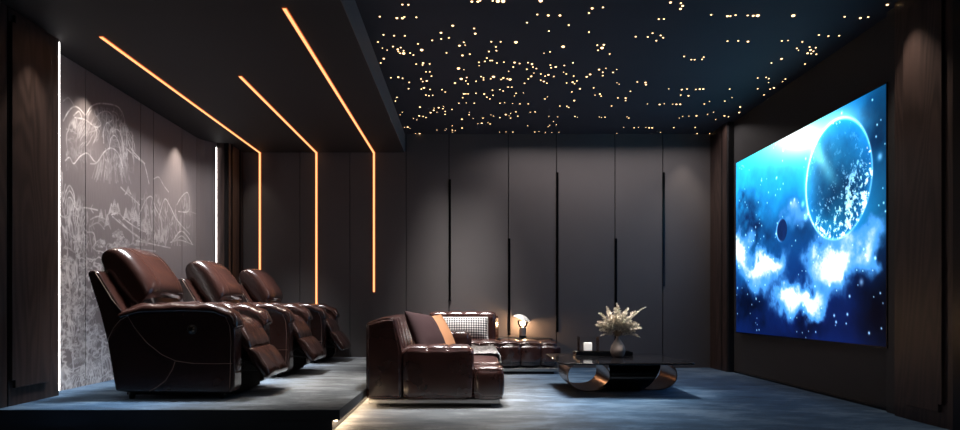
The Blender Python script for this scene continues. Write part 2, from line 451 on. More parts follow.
# ------------------------------------------------------------------ landscape mural
ink_strokes = []   # (list of px points, width px, strength)
def S(*pts, w=.8, s=1.0): ink_strokes.append((list(pts), w, s))
def zA(*p, w=.8, s=1.): S(*[(56+x/4.78, 80+y/4.78) for x, y in p], w=w, s=s)
def zB(*p, w=.8, s=1.): S(*[(56+x/4.78, 160+y/4.78) for x, y in p], w=w, s=s)
def zC(*p, w=.8, s=1.): S(*[(136+x/3.07, 130+y/3.07) for x, y in p], w=w, s=s)
def zD(*p, w=.8, s=1.): S(*[(56+x/4.3, 295+y/4.3) for x, y in p], w=w, s=s)
# great peak
zA((35, 195), (60, 150), (85, 128), (110, 135), (140, 170)); zA((140, 170), (150, 155), (170, 125), (215, 112), (290, 125), (320, 165), (330, 215), (340, 270), (360, 330), (420, 395), w=.9)
zA((35, 100), (60, 85), (85, 120), s=.35); zA((85, 170), (110, 150), (125, 185), s=.8); zA((90, 180), (140, 190), (190, 225), (215, 210), (190, 170), s=.9)
zA((195, 175), (215, 155), (245, 150), (268, 170), (265, 195), (240, 205)); zA((270, 150), (290, 160), (300, 185), (285, 200), s=.9)
zA((228, 300), (228, 240), (245, 205), (265, 225), (268, 250)); zA((268, 250), (290, 235), (310, 260), (320, 320), (330, 400))
zA((255, 330), (262, 280), (280, 265), (300, 300), (310, 360)); zA((165, 400), (195, 395), (230, 345), (265, 325), (300, 355), (320, 420), w=.9)
zA((45, 385), (65, 370), (85, 400), (115, 365), (150, 350), (180, 385), (195, 395)); zA((325, 215), (350, 255), (372, 300), (378, 340), s=.8); zA((340, 330), (385, 370), (425, 400), s=.9)
zA((345, 260), (355, 290), (350, 330), s=.6); zA((150, 200), (175, 215), (195, 250), (180, 300), s=.6); zA((160, 250), (190, 240), (205, 220), s=.6)
r_ = random.Random(5)
for (x0, y0, x1, y1, n, ln, dx) in ((90, 140, 200, 230, 26, 70, -18), (190, 130, 330, 260, 40, 60, 6), (230, 260, 330, 400, 34, 70, 8), (200, 345, 320, 420, 26, 60, 2), (120, 190, 215, 300, 18, 55, -22)):
    for i in range(n):
        x = r_.uniform(x0, x1); y = r_.uniform(y0, y1); k1 = r_.uniform(.4, 1)*ln
        pts = [(x, y)]
        for q in range(4): pts.append((pts[-1][0]+dx*k1/ln/3+r_.uniform(-4, 4), pts[-1][1]+k1/4))
        zA(*pts, w=.55, s=r_.uniform(.15, .5))
for i in range(34):
    x = r_.uniform(185, 340); y = r_.uniform(0, 30); d = (x-262)*.35
    zB((x, y), (x+d*.4, y+30+r_.uniform(0, 10)), (x+d, y+70+r_.uniform(0, 20)), w=.55, s=r_.uniform(.15, .45))
# cliff left
for off, st in ((0, 1), (9, .8), (20, .9), (34, .7)):
    zB((35+off, 200+off*3), (48+off*.4, 150+off*2), (65+off*.3, 122+off*3), (85+off*.2, 160+off*3), (88+off, 210+off*2), (82+off, 270+off), (95+off, 340), (88+off, 430), w=1.0, s=st)
zB((25, 50), (30, 90), (28, 150), (35, 240), (55, 300), (70, 350), (75, 430), w=1.6, s=.8); zB((30, 60), (22, 120), (30, 200), w=1.2, s=.6)
for i in range(60):
    x = r_.uniform(25, 190); y = r_.uniform(200, 420) if x > 60 else r_.uniform(90, 420)
    zB((x, y), (x+r_.uniform(-8, 8), y+20), (x+r_.uniform(-10, 12), y+r_.uniform(30, 55)), w=.8, s=r_.uniform(.2, .7))
zB((95, 235), (130, 228), (165, 232), (200, 240), s=.8); zB((150, 345), (180, 350), (190, 400), w=1, s=.9)
zB((120, 340), (128, 300), (120, 262), s=.9); zB((128, 300), (138, 270), s=.8); zB((165, 285), (200, 270), (240, 285), s=.7); zB((160, 320), (200, 300), (230, 330), s=.6)
zB((265, 262), (300, 255), (330, 285), (380, 320), (430, 345), s=.8); zB((270, 270), (330, 320), (400, 370), s=.7); zB((300, 285), (360, 345), (430, 395), s=.6)
zB((235, 240), (240, 280), (262, 330), s=.7); zB((310, 130), (335, 155), (370, 185), (400, 215), s=.6)
for (x, y, h) in ((280, 262, 70), (265, 260, 45), (295, 262, 50), (335, 285, 50), (365, 290, 62), (380, 300, 55), (415, 340, 50), (345, 165, 30), (215, 300, 60), (245, 320, 55)):
    for q in range(7):
        yy = y-h*q/7; ww = 15*(1-q/8)
        zB((x-ww, yy), (x, yy-12), (x+ww, yy), w=1.0, s=.55)
# clusters of round-crowned trees (scribbles)
def blob(cx, cy, rx, ry, n=26, s=.6):
    for i in range(n):
        a = r_.uniform(0, 2*PI); q = math.sqrt(r_.random()); x = cx+rx*q*math.cos(a); y = cy+ry*q*math.sin(a)
        S((x-.8, y), (x, y-.9), (x+.8, y+.2), w=.9, s=s*r_.uniform(.6, 1.2))
for b_ in ((118, 235, 5, 5), (122, 243, 6, 6), (101, 244, 5, 4), (114, 246, 5, 4), (66, 262, 5, 7), (69, 275, 5, 6), (64, 284, 4, 8), (85, 266, 6, 6), (83, 275, 5, 6), (99, 268, 3, 4), (62, 296, 4, 9), (73, 288, 5, 7), (72, 298, 6, 7), (80, 305, 6, 8), (78, 320, 5, 7), (68, 308, 4, 7), (85, 296, 6, 9), (90, 312, 5, 8), (82, 336, 7, 3), (92, 342, 6, 6), (80, 352, 6, 6), (84, 326, 6, 4), (68, 345, 3, 5), (97, 330, 5, 6)):
    blob(*b_, n=int(b_[2]*b_[3]*1.1)+6)
for k_ in range(60):
    x = r_.uniform(60, 100); y = r_.uniform(296, 345); S((x, y), (x+r_.uniform(-1.5, 1.5), y+5), (x+r_.uniform(-2, 2), y+9), w=.6, s=r_.uniform(.3, .6))
zD((25, 400), (60, 350), (100, 320), (135, 290), (175, 240), (215, 215), s=.8)
for k_ in range(14):
    o = k_*11
    zD((30+o, 410), (45+o, 372-k_*4), (75+o, 345-k_*6), (92+o, 325-k_*6), (112+o, 345-k_*5), (118+o, 380), (125+o, 420), w=1.0, s=.75)
    zD((60+o, 300-k_*2), (85+o, 280-k_*3), (112+o, 262-k_*2), w=.7, s=.4)
for k_ in range(30):
    x = r_.uniform(100, 215); y = r_.uniform(225, 330); zD((x, y), (x+10, y-12), (x+22, y-6), (x+24, y+14), w=.8, s=r_.uniform(.3, .7))
# far hills on the right panels
zC((0, 85), (20, 95), (30, 120), (40, 165), s=.7); zC((55, 150), (70, 145), (85, 170), (100, 190), s=.5); zC((10, 260), (30, 215), (48, 205), (60, 240), (72, 262), s=.7)
zC((72, 262), (88, 212), (105, 235), (125, 275), (165, 320), s=.8); zC((88, 212), (90, 240), (98, 280), s=.5)
zC((125, 230), (140, 205), (158, 192), (165, 220), (160, 250), (130, 250), s=.7); zC((140, 205), (145, 240), s=.6); zC((150, 200), (148, 235), s=.5)
zC((110, 345), (140, 310), (172, 348), s=.9); zC((105, 345), (135, 338), (175, 352), s=.7); zC((120, 342), (140, 325), (160, 345), s=.5)
zC((185, 240), (215, 258), (250, 275), s=.5); zC((165, 250), (205, 262), (250, 262), s=.4); zC((185, 320), (220, 318), (250, 330), s=.3)
for (x, y, h) in ((40, 320, 45), (28, 312, 30), (10, 300, 40), (70, 345, 36), (60, 342, 24), (80, 348, 24)):
    for q in range(6):
        yy = y-h*q/6; ww = 8*(1-q/7); zC((x-ww, yy), (x, yy-8), (x+ww, yy), w=1.0, s=.5)
zC((0, 340), (50, 350), (105, 362), s=.7); zC((0, 362), (30, 368), (60, 372), w=1.2, s=.5)
for k_ in range(40):
    x = r_.uniform(15, 120); y = r_.uniform(225, 330); zC((x, y), (x+4, y+10), (x+9, y+r_.uniform(16, 26)), w=.5, s=r_.uniform(.1, .35))
def mural(Y, Z):
    ink = np.zeros(Y.shape); ys = Y[:, 0]; zs = Z[0]; dy = ys[1]-ys[0]; dz = zs[1]-zs[0]
    for pts, w, s in ink_strokes:
        Q = []
        for (x, y) in pts:
            yy = F*-XA/(VX-x); Q.append((yy, EYE+(VY-y)*yy/F))
        # smooth the polyline
        P = []
        for i in range(len(Q)-1):
            p0 = Q[max(0, i-1)]; p1 = Q[i]; p2 = Q[i+1]; p3 = Q[min(len(Q)-1, i+2)]
            for q in range(5):
                t = q/5
                P.append(tuple(.5*((2*p1[c])+(-p0[c]+p2[c])*t+(2*p0[c]-5*p1[c]+4*p2[c]-p3[c])*t*t+(-p0[c]+3*p1[c]-3*p2[c]+p3[c])*t**3) for c in (0, 1)))
        P.append(Q[-1])
        for (a0, b0), (a1, b1) in zip(P, P[1:]):
            wd = max(.0062, w*.42*a0/F)
            i0 = int((min(a0, a1)-3*wd-ys[0])/dy); i1 = int((max(a0, a1)+3*wd-ys[0])/dy)+2
            j0 = int((min(b0, b1)-3*wd-zs[0])/dz); j1 = int((max(b0, b1)+3*wd-zs[0])/dz)+2
            i0 = max(0, i0); j0 = max(0, j0)
            if i0 >= len(ys) or j0 >= len(zs) or i1 <= 0 or j1 <= 0: continue
            A = Y[i0:i1, j0:j1]; B = Z[i0:i1, j0:j1]
            vx, vz = a1-a0, b1-b0; l2 = vx*vx+vz*vz+1e-12
            t = np.clip(((A-a0)*vx+(B-b0)*vz)/l2, 0, 1)
            d2 = (A-a0-t*vx)**2+(B-b0-t*vz)**2
            ink[i0:i1, j0:j1] = np.maximum(ink[i0:i1, j0:j1], s*np.exp(-d2/wd**2))
    px = VX+F*XA/Y; py = VY-(Z-EYE)*F/Y
    ink = ink*.78*(.6+.7*sstep(.35, .62, fbm(Y, Z, 22, 45, 3)))
    wy = fbm(Y, Z, 3, 201, 4); wz = fbm(Y, Z, 3, 221, 4)
    def ridged(fy, fz, seed, th):
        v = fbm(Y*fy+wy*1.6, Z*fz+wz*1.6, 1, seed, 4, .5); return np.exp(-((v-.5)/th)**2)
    rv = ridged(12, 4.2, 301, .045); rh = ridged(9, 14, 331, .05)
    pk = sstep(0, 8, py-(104+.035*(px-98)**2*(px > 98)*.6+.02*(px-98)**2*(px <= 98)))*sstep(186, 150, py)*(px > 66)*(px < 134)*sstep(.33, .55, fbm(Y, Z, 1.6, 401, 3))
    lf = sstep(96, 84, px+wy*16)*sstep(205, 232, py+wz*26)
    md = sstep(238, 252, py)*sstep(140, 120, px)
    bt = sstep(330, 345, py)
    ink = np.maximum(ink, .62*np.maximum(rv, .5*rh)*np.clip(pk, 0, 1)); ink = np.maximum(ink, .85*np.maximum(rv, rh*.8)*lf*(1-bt))
    ink = np.maximum(ink, .7*rh*md); ink = np.maximum(ink, .75*ridged(8, 5, 361, .05)*bt)
    ink = np.maximum(ink, .32*rv*sstep(205, 222, py+wy*30)*sstep(198, 180, px)*(px > 128)*(py < 246))
    ink = np.clip(ink*(.7+.55*fbm(Y, Z, 9, 5)), 0, 1)
    return np.repeat(ink[..., None], 3, 2)
M_mural = mat('mural_panel', (.2, .18, .18), .5); N, L, b = nodes(M_mural)
a = N.new('ShaderNodeVertexColor'); a.layer_name = 'picture'
fab = ntex(M_mural, coord(M_mural, (1, 60, 3)), 2, 2)
base = ramp(M_mural, fab, [(.3, (.225, .198, .202)), (.7, (.260, .230, .234))])
L.new(mixc(M_mural, base, (.95, .92, .92), a.outputs['Color']), b.inputs['Base Color'])
mu = empty('mural', (XA-.02, 7.28, PZ), 'grey wall mural of engraved misty mountains and pine trees on tall panels', 'mural')
cuts = [YP1+.01] + [F*-XA/(VX-x) for x in (85.5, 140.5, 153.5, 182)] + [8.70]
for a0, a1 in zip(cuts, cuts[1:]):
    n = max(20, int((a1-a0)/.0068))
    o = attr_plane('panel', XA, a0+.006, a1-.006, PZ, ZL-.004, n, 430, mural, M_mural, mu)
    so = o.modifiers.new('s', 'SOLIDIFY'); so.thickness = .018; so.offset = 0 if False else 1
# panel normals should look into the room (+x)
for o in mu.children:
    me = o.data
    if me.polygons[0].normal.x < 0: me.flip_normals()
    o.modifiers[0].offset = -1
# end return of the recess, clad the same
crv = [(XA, 8.70), (XA+.012, 8.79), (XA+.045, 8.88), (XA+.10, 8.96), (-3.405, 8.99)]
struct(MB().prism(crv+[(-3.405, YP2-.001), (XA-.03, YP2-.001), (XA-.03, 8.70)], 'z', PZ, ZL-.001), 'trim_9', mat('recess_return', (.20, .175, .177), .5))
led = MB().box(XL-.012, XL+.001, YP1+.001, YP1+.012, PZ+.04, ZL-.02).build('light_strip', M_white)
tag(led, 'thin white vertical light strip at the near edge of the mural', 'light')
led = MB().box(XL-.036, XL-.022, YP2-.018, YP2-.003, PZ+.04, ZL-.06).build('light_strip', M_white)
tag(led, 'thin white vertical light strip at the far edge of the mural', 'light')

# ------------------------------------------------------------------ warm light lines
for (xp, ystart, ybot, lab) in ((374, 4.91, 292, 'warm orange light line nearest the starry ceiling, ending highest on the wall'),
                                (316.5, 6.37, 318, 'warm orange light line in the middle, shortest run on the ceiling'),
                                (260, 5.43, 322, 'warm orange light line closest to the mural, running over ceiling and wall')):
    x = (xp-VX)/sB; h = .0138
    r = empty('light_line', (x, YB, ZL), lab, 'light', None)
    zb = EYE+(VY-ybot)/sB; k_ = h*1.35
    e1 = MB().box(x-k_, x+k_, ystart, YB, ZL-.006, ZL).build('ceiling_run', M_orange2, r)
    e2 = MB().box(x-k_, x+k_, YB-.006, YB, zb, ZL).build('wall_run', M_orange2, r)
    MB().box(x-h*.85, x+h*.85, ystart, YB, ZL-.012, ZL-.006).build('diffuser', M_orange, e1)
    MB().box(x-h*.85, x+h*.85, YB-.012, YB-.006, zb, ZL-.012).build('diffuser', M_orange, e2)
o = MB().box(XE-.045, XE-.02, 4.78, 9.3, PZ-.084, PZ-.076).build('step_light', M_step)
tag(o, 'warm light strip tucked under the edge of the carpeted platform', 'light')

# ------------------------------------------------------------------ stars in the ceiling
ST = []
def st(x0, y0, k, data):
    for x, y, s in data: ST.append((x0+x/k, y0+y/k, s))
st(370, 0, 5.647, [(183,25,1),(196,26,1),(55,93,1),(152,101,2),(163,102,2),(194,95,1),(262,97,1),(467,144,2),(401,184,2),(402,219,1),(445,213,1),(588,160,1),(594,189,2),(351,227,1),(530,238,1),(505,257,2),(537,254,0),(432,298,1),(522,312,2),(564,305,1),(76,196,1),(136,201,1),(197,201,1),(45,236,1),(70,271,0),(97,282,0),(130,262,1),(157,278,2),(173,268,1),(160,290,1),(190,300,3),(170,300,1),(190,286,1),(227,299,1),(245,310,1),(271,247,1),(292,281,3),(78,330,2),(60,355,1),(261,361,1),(300,355,2),(297,366,1),(337,360,1),(500,385,3),(530,393,0),(685,235,1),(738,235,1),(711,264,1),(714,285,1),(672,290,1),(824,237,3),(660,327,1),(649,346,1),(615,351,1),(616,370,0),(679,341,1),(690,341,1),(717,355,1),(756,350,1),(816,352,2),(809,378,1),(845,358,1),(892,353,1),(886,390,1),(887,127,1),(575,8,2),(588,8,2),(622,2,1),(693,4,1),(722,6,3),(752,6,3)])
st(370, 65, 5.647, [(118,71,1),(160,68,2),(184,74,1),(222,97,1),(218,133,1),(316,38,1),(338,38,1),(347,62,1),(288,78,1),(320,89,2),(298,93,1),(305,128,2),(290,135,1),(339,137,1),(316,169,1),(333,173,1),(354,170,1),(407,139,1),(425,152,1),(152,182,1),(144,203,1),(183,266,0),(171,281,0),(282,237,2),(278,286,2),(300,289,1),(316,296,1),(246,302,0),(265,309,0),(342,268,2),(360,255,2),(388,240,2),(363,243,0),(378,266,0),(412,246,1),(425,262,1),(424,278,1),(415,234,0),(213,350,2),(195,352,0),(226,356,0),(281,388,2),(257,388,0),(377,367,0),(424,368,0),(432,360,0),(463,250,1),(464,343,0),(465,367,1),(482,370,0),(465,378,0),(520,355,2),(519,305,2),(480,101,2),(515,77,3),(546,70,1),(541,89,1),(554,106,1),(530,162,2),(541,162,1),(554,162,1),(524,184,1),(598,159,1),(599,91,1),(627,65,1),(641,72,1),(641,83,1),(682,77,1),(697,65,3),(645,163,2),(660,181,1),(677,191,1),(695,170,1),(692,142,1),(502,215,1),(544,213,0),(589,215,1),(561,267,0),(559,280,1),(583,301,0),(638,299,1),(610,331,0),(631,328,2),(666,324,0),(678,332,1),(733,138,1),(752,146,1),(734,215,1),(760,212,0),(805,216,0),(847,219,1),(894,219,1),(780,124,1),(801,124,1),(741,81,1),(753,72,2),(775,77,1),(791,80,3),(783,35,0),(825,159,1),(816,174,0),(867,157,0),(873,103,1),(894,78,1),(824,264,1),(835,288,1),(794,273,0),(766,279,2),(786,287,0),(794,299,1),(733,296,1),(698,288,0),(683,281,0),(891,343,0),(732,378,0),(768,377,0),(807,378,1)])
st(530, 0, 5.647, [(60,3,3),(41,81,1),(103,86,2),(169,86,2),(219,141,1),(107,175,1),(187,262,3),(113,292,1),(79,300,0),(333,73,1),(351,46,2),(412,41,1),(333,180,1),(380,254,1),(417,252,2),(407,269,3),(384,283,1),(450,304,1),(115,367,1),(119,382,1),(145,377,2),(194,369,1),(243,354,1),(11,361,2),(17,378,1),(36,386,1),(597,206,1),(665,208,1),(692,187,1),(738,199,1),(752,212,1),(713,229,1),(727,107,1),(736,107,1),(793,13,2),(852,17,1),(862,32,2),(850,49,2),(870,318,1),(911,336,1),(390,392,2),(429,385,0),(490,392,0)])
st(530, 65, 5.647, [(22,45,0),(61,50,1),(7,63,2),(85,62,1),(104,55,2),(134,64,1),(61,85,1),(78,92,2),(96,102,1),(189,40,0),(205,50,1),(247,62,1),(207,101,1),(241,96,2),(251,105,1),(265,89,1),(236,151,1),(282,133,2),(250,200,2),(84,191,1),(99,179,0),(1,266,0),(29,264,1),(169,231,1),(208,232,1),(218,239,1),(107,290,0),(156,292,0),(254,290,1),(268,295,0),(133,319,0),(149,336,0),(111,340,0),(103,348,0),(27,378,1),(50,375,0),(87,380,0),(123,380,0),(163,380,0),(320,66,2),(340,52,2),(411,40,1),(411,59,1),(469,41,1),(359,128,1),(367,170,0),(395,163,2),(402,175,1),(491,100,0),(504,108,0),(496,185,1),(540,186,2),(540,200,1),(461,231,1),(391,293,0),(404,296,0),(424,294,1),(548,292,0),(558,299,1),(567,148,1),(606,95,1),(652,98,2),(655,110,2),(784,134,0),(857,138,2),(887,135,1),(852,169,1),(895,173,2),(664,219,0),(732,222,2),(759,219,0),(806,221,0),(827,221,2),(848,221,2),(528,351,0),(588,354,1),(613,352,0),(654,353,0),(673,354,2),(690,354,2),(812,353,1),(842,299,0),(862,290,0),(897,288,0),(737,381,0),(487,391,0)])
st(690, 0, 3.07, [(65,45,1),(115,49,2),(124,49,1),(140,46,1),(177,47,1),(194,48,2),(208,47,3),(317,47,3),(475,51,1),(523,55,2),(547,52,1),(606,14,2),(115,126,1),(148,125,1),(178,127,2),(282,125,1),(301,124,0),(345,128,1),(396,107,1),(425,110,1),(458,109,1),(328,148,1),(333,154,0),(281,180,2),(250,193,1),(353,196,1),(367,144,1),(386,146,1),(370,153,2),(361,163,2),(379,157,1),(388,166,1),(372,164,1),(5,183,1),(37,182,1),(42,175,1),(208,239,1),(234,237,1),(242,241,1),(241,253,0),(293,242,1),(288,250,0),(208,272,1),(246,273,1),(260,269,2),(230,291,1),(30,273,2),(41,273,2),(18,274,1),(122,273,1),(129,299,0),(107,310,1),(44,319,1),(60,311,0),(20,355,2),(54,351,0),(72,344,0),(79,367,0),(16,391,1),(20,411,1),(106,355,2),(118,358,1),(154,328,2),(158,345,2),(97,411,0)])
ST.sort(key=lambda s: -s[2])
def dome(r, n=8):
    m = MB(); m.lathe([(r*math.sin(a), -r*.75*math.cos(a)) for a in (0.001, .4, .8, 1.2, PI/2)] , n=n); return m
star_me = {}
rest = MB(); used = []; cnt = 0
RAD = {0: .0052, 1: .0076, 2: .0105, 3: .0155}
for (px, py, s) in ST:
    Y = F*(ZC-EYE)/(VY-py); X = (px-VX)*Y/F
    Y = min(Y, YB-.03); X = max(min(X, XR-.02), XE+.03)
    if any((X-a)**2+(Y-b_)**2 < (r0+RAD[s]+.004)**2 for a, b_, r0 in used): 
        X += .03
    used.append((X, Y, RAD[s]))
    if cnt < 300:
        if s not in star_me:
            o = dome(RAD[s]).build('ceiling_star_light', M_star); star_me[s] = o
        else:
            o = star_me[s].copy(); COL.objects.link(o)
        o.location = (X, Y, ZC)
        big = s >= 3
        tag(o, 'large bright warm point of light set into the dark blue ceiling' if big else ('middle-sized warm point of light twinkling in the dark blue ceiling' if s == 2 else 'small warm point of light set into the dark blue ceiling'),
            'light', 'large star lights in the ceiling' if big else ('middle-sized star lights in the ceiling' if s == 2 else 'small star lights in the ceiling'))
    else:
        rest.lathe([(RAD[s]*math.sin(a), -RAD[s]*.75*math.cos(a)) for a in (0.001, .6, 1.1, PI/2)], (X, Y, ZC), n=6)
    cnt += 1
o = rest.build('faint_star_lights', M_star)
tag(o, 'faintest tiny warm specks of light scattered over the dark blue ceiling', 'light', None, 'stuff')

# ------------------------------------------------------------------ recliners (local coordinates: x forward, y from near side to far side)
def make_recliner():
    r = empty('recliner_chair', (0, 0, 0), 'x', 'armchair', 'leather recliners on the platform')
    W = .95
    side = [(0, .068), (.10, .055), (.90, .05), (.935, .065), (.942, .11), (.945, .45), (.94, .56), (.92, .635), (.88, .685), (.82, .71), (.5, .70), (.10, .665), (.03, .60), (-.03, .53), (-.066, .46)]
    for y0 in (0.0, W-.17):
        o = MB().prism(side, 'y', y0, y0+.17).build('side_panel', M_leather, r, True, bevel=.018, seg=3)
        st_ = MB(); yy = y0-.002 if y0 == 0 else y0+.172
        st_.tube([(.10, yy, .66), (.16, yy, .56), (.25, yy, .45), (.37, yy, .355), (.48, yy, .305), (.62, yy, .285), (.78, yy, .283), (.925, yy, .285)], .0022, 5)
        st_.tube([(.475, yy, .30), (.455, yy, .24), (.40, yy, .15), (.32, yy, .09), (.27, yy, .065)], .0022, 5)
        st_.tube([(-.055, yy, .475), (-.01, yy, .565), (.04, yy, .625), (.10, yy, .66)], .0022, 5)
        st_.tube([(.905, yy, .06), (.915, yy, .45), (.905, yy, .58), (.87, yy, .655)], .0022, 5)
        st_.build('piping', M_stitch, o, True)
        pad([(.03, .655), (.2, .70), (.5, .71), (.78, .70), (.89, .655), (.945, .56)], y0-.012, y0+.182, .062, 24, 48, 2.4, 5, seams_v=(-.45, .25), sd=.16, wrinkle=.022, back=.4, su_=1.0).build('arm_pad', M_leather, r, True)
    k = MB().lathe([(.0001, -.012), (.034, -.012), (.038, -.006), (.038, .0)], n=24)
    k2 = MB().lathe([(.0001, -.018), (.022, -.018), (.026, -.01), (.026, 0)], n=24)
    for mm, nm, mt in ((k, 'recline_knob', mat('knob_grey', (.02, .02, .022), .35)), (k2, 'knob_button', M_gunmetal)):
        mm.v = [(.61+x, z-.001, .553+y) for x, y, z in mm.v]
        if nm == 'recline_knob': kp = mm.build(nm, mt, r, True)
        else: mm.build(nm, mt, kp, True)
    # back shell
    bs = [(.0, .068), (.16, .068), (.18, .35), (.12, .62), (.04, .72), (-.115, .965), (-.135, 1.0), (-.165, 1.02), (-.205, 1.02), (-.228, 1.0), (-.13, .69), (-.066, .44)]
    sh = MB().prism(bs, 'y', .012, W-.012).build('back_shell', M_leather, r, True, bevel=.014, seg=3)
    for yy in (.011, W-.011): MB().tube([(-.16, yy, 1.0), (-.115, yy, .93), (-.03, yy, .79), (.07, yy, .665)], .003, 5).build('piping', M_stitch, sh, True)
    pad([(.21, .50), (.115, .68), (.04, .88)], .15, .80, .12, 26, 22, 5, 4, wrinkle=.01).build('back_cushion', M_leather, r, True)
    pad([(.15, .775), (.10, .85), (.03, .95), (-.05, 1.055), (-.125, 1.135), (-.165, 1.165)], .13, .82, .15, 54, 40, 4.2, 3.2, seams_u=(-.52, .60), seams_v=(), sd=.06, wrinkle=.018, sw=.032, su_=1.0).build('headrest', M_leather, r, True)
    pad([(.15, .545), (.45, .56), (.74, .585), (.84, .56), (.885, .47)], .165, .785, .085, 30, 34, 6, 5, seams_v=(.72,), sd=.12, wrinkle=.012).build('seat_cushion', M_leather, r, True)
    MB().prism([(.1, .08), (.74, .08), (.80, .44), (.72, .52), (.12, .48)], 'y', .168, .782).build('seat_base', M_black, r, True)  # black instead of leather, standing in for the shade below the seat
    pad([(.855, .60), (.90, .53), (.95, .45), (.99, .365)], .19, .765, .05, 26, 20, 6, 4, wrinkle=.008).build('leg_rest', M_leather, r, True)
    lp = pad([(.985, .39), (1.04, .31), (1.10, .225), (1.145, .155)], .19, .765, .055, 30, 20, 6, 3.4, seams_u=(0.,), sd=.10, wrinkle=.010, sw=.025).build('foot_rest', M_leather, r, True)
    m = MB()
    for yy in (.27, .68):
        m.tube([(.80, yy, .14), (.93, yy, .28), (1.03, yy, .24)], .011, 6); m.tube([(.80, yy, .30), (.90, yy, .20), (1.06, yy, .19)], .011, 6)
    m.box(.70, .86, .20, .75, .02, .06).tube([(.93, .27, .28), (.93, .68, .28)], .009, 6)
    m.build('leg_rest_linkage', M_blackmetal, r, True)
    m = MB().box(.06, .90, .171, W-.171, .03, .30).box(.06, .80, .07, .171, .03, .06).box(.06, .80, W-.171, W-.07, .03, .06)  # under frame, its black middle block enlarged to stand in for shadow
    m.build('under_frame_shade', M_under_shade, r, True)
    for (x, y) in ((.1, .07), (.82, .07), (.1, W-.07), (.82, W-.07)):
        MB().lathe([(.0001, .0), (.022, .0), (.026, .03), (.026, .06), (.0001, .06)], (x, y, 0), 12).build('foot', M_black, r, True)
    return r
def copy_tree(o, parent=None):
    c = o.copy(); COL.objects.link(c); c.parent = parent
    for ch in list(o.children): copy_tree(ch, c)
    return c
proto = make_recliner()
RX = -2.788
labs = ['brown leather recliner nearest the camera, showing its whole stitched side and round knob',
        'brown leather recliner in the middle of the row of three',
        'brown leather recliner farthest back in the row, beside the grey wall']
for i, Y in enumerate((5.258, 6.865, 8.50)):
    o = proto if i == 0 else copy_tree(proto)
    o.location = (RX, Y, PZ); o['label'] = labs[i]

# ------------------------------------------------------------------ sectional sofa
sf = empty('sectional_sofa', (-.3, 7.4, 0), 'low L-shaped dark brown leather sofa with channel tufting on the lower floor', 'sofa')
def sp(m, name, mt=M_leather2): return m.build(name, mt, sf)
def seq(a, b_, n): return [a+(b_-a)*i/n for i in range(1, n)]
def leanb(o):
    t = max(0, min(1, (o.z-.5)/.3)); x = o.x - .07*t*max(0, (o.x+.89)/.31); z = o.z
    if o.z > .7: z = o.z-.045*max(0, min(1, (-.70-o.x)/.19))
    return (x, o.y, z)
sp(sbox(-.905, -.58, 5.84, 9.52, .072, .795, .035, 1, seq(5.84, 9.52, 12), .012, .01, .05, leanb), 'backrest')
sp(sbox(-.58, .04, 5.83, 6.12, .072, .54, .055, 0, (-.363, -.18), .016, .012, .03, toponly=True), 'armrest')
sp(sbox(.05, .30, 5.85, 6.16, .072, .345, .045, None, (), .01, .022, .03), 'front_pad')
sp(sbox(-.57, .295, 6.13, 8.24, .072, .375, .05, 1, seq(6.13, 8.24, 14), .016, .012, .05), 'seat_cushion')
sp(sbox(-.58, .03, 8.25, 8.60, .072, .57, .08, 0, (-.363, -.18), .012, .012, .04), 'armrest')
sp(sbox(-.57, 1.20, 8.66, 9.24, .085, .425, .10, 0, [.41-.27*3, .41-.27*2, .41-.27, .41, .68, .945], .035, .02, .035, None, 1, (8.96,)), 'chaise_cushion')
sp(sbox(-.57, .41, 9.25, 9.53, .072, .805, .09, 0, (-.30, -.066, .165), .02, .015, .03), 'backrest')
MB().box(-.88, .275, 5.86, 8.62, .034, .07).build('metal_plinth', M_steel, sf, bevel=.004)
MB().box(-.88, 1.17, 8.68, 9.5, .034, .078).build('metal_plinth', M_steel, sf, bevel=.004)
MB().box(-.70, .20, 5.92, 8.55, 0, .034).build('recessed_base', M_black, sf)
MB().box(-.70, 1.12, 8.74, 9.45, 0, .034).build('recessed_base', M_black, sf)

def fabric(name, c, scale=400, rough=.85):
    m = mat(name, c, rough, spec=.12); bump(m, ntex(m, coord(m), scale, 2), .3, .002); N, L, b = nodes(m); return m
M_c1 = fabric('dark_brown_velvet', (.022, .010, .010))
M_c2 = fabric('tan_fabric', (.42, .20, .10))
M_c3 = fabric('plaid_fabric', (.3, .3, .3)); N, L, b = nodes(M_c3)
vec = coord(M_c3)
def chk(sx, sz):
    w = N.new('ShaderNodeTexWave'); w.wave_type = 'BANDS'; w.bands_direction = 'X' if sx else 'Z'; w.inputs['Scale'].default_value = sx or sz
    L.new(vec, w.inputs['Vector']); return w.outputs['Fac']
a1 = chk(9.5, 0); a2 = chk(0, 9.5)
ad = N.new('ShaderNodeMath'); ad.operation = 'ADD'; L.new(a1, ad.inputs[0]); L.new(a2, ad.inputs[1])
hf = N.new('ShaderNodeMath'); hf.operation = 'MULTIPLY'; L.new(ad.outputs[0], hf.inputs[0]); hf.inputs[1].default_value = .5
L.new(ramp(M_c3, hf.outputs[0], [(.2, (.035, .038, .042)), (.5, (.18, .18, .18)), (.85, (.66, .64, .62))]), b.inputs['Base Color'])
M_edge = fabric('pale_edge', (.6, .58, .56))
def put_cushion(name, w, h, t, loc, rz, tilt, roll, mt, label):
    mx = Matrix.Rotation(rz, 4, 'Z') @ Matrix.Rotation(tilt, 4, 'X') @ Matrix.Rotation(roll, 4, 'Y')
    o = cushion(w, h, t, Matrix()).build(name, mt)
    o.location = loc; o.rotation_euler = mx.to_euler()
    return tag(o, label, 'cushion', 'cushions on the sofa')
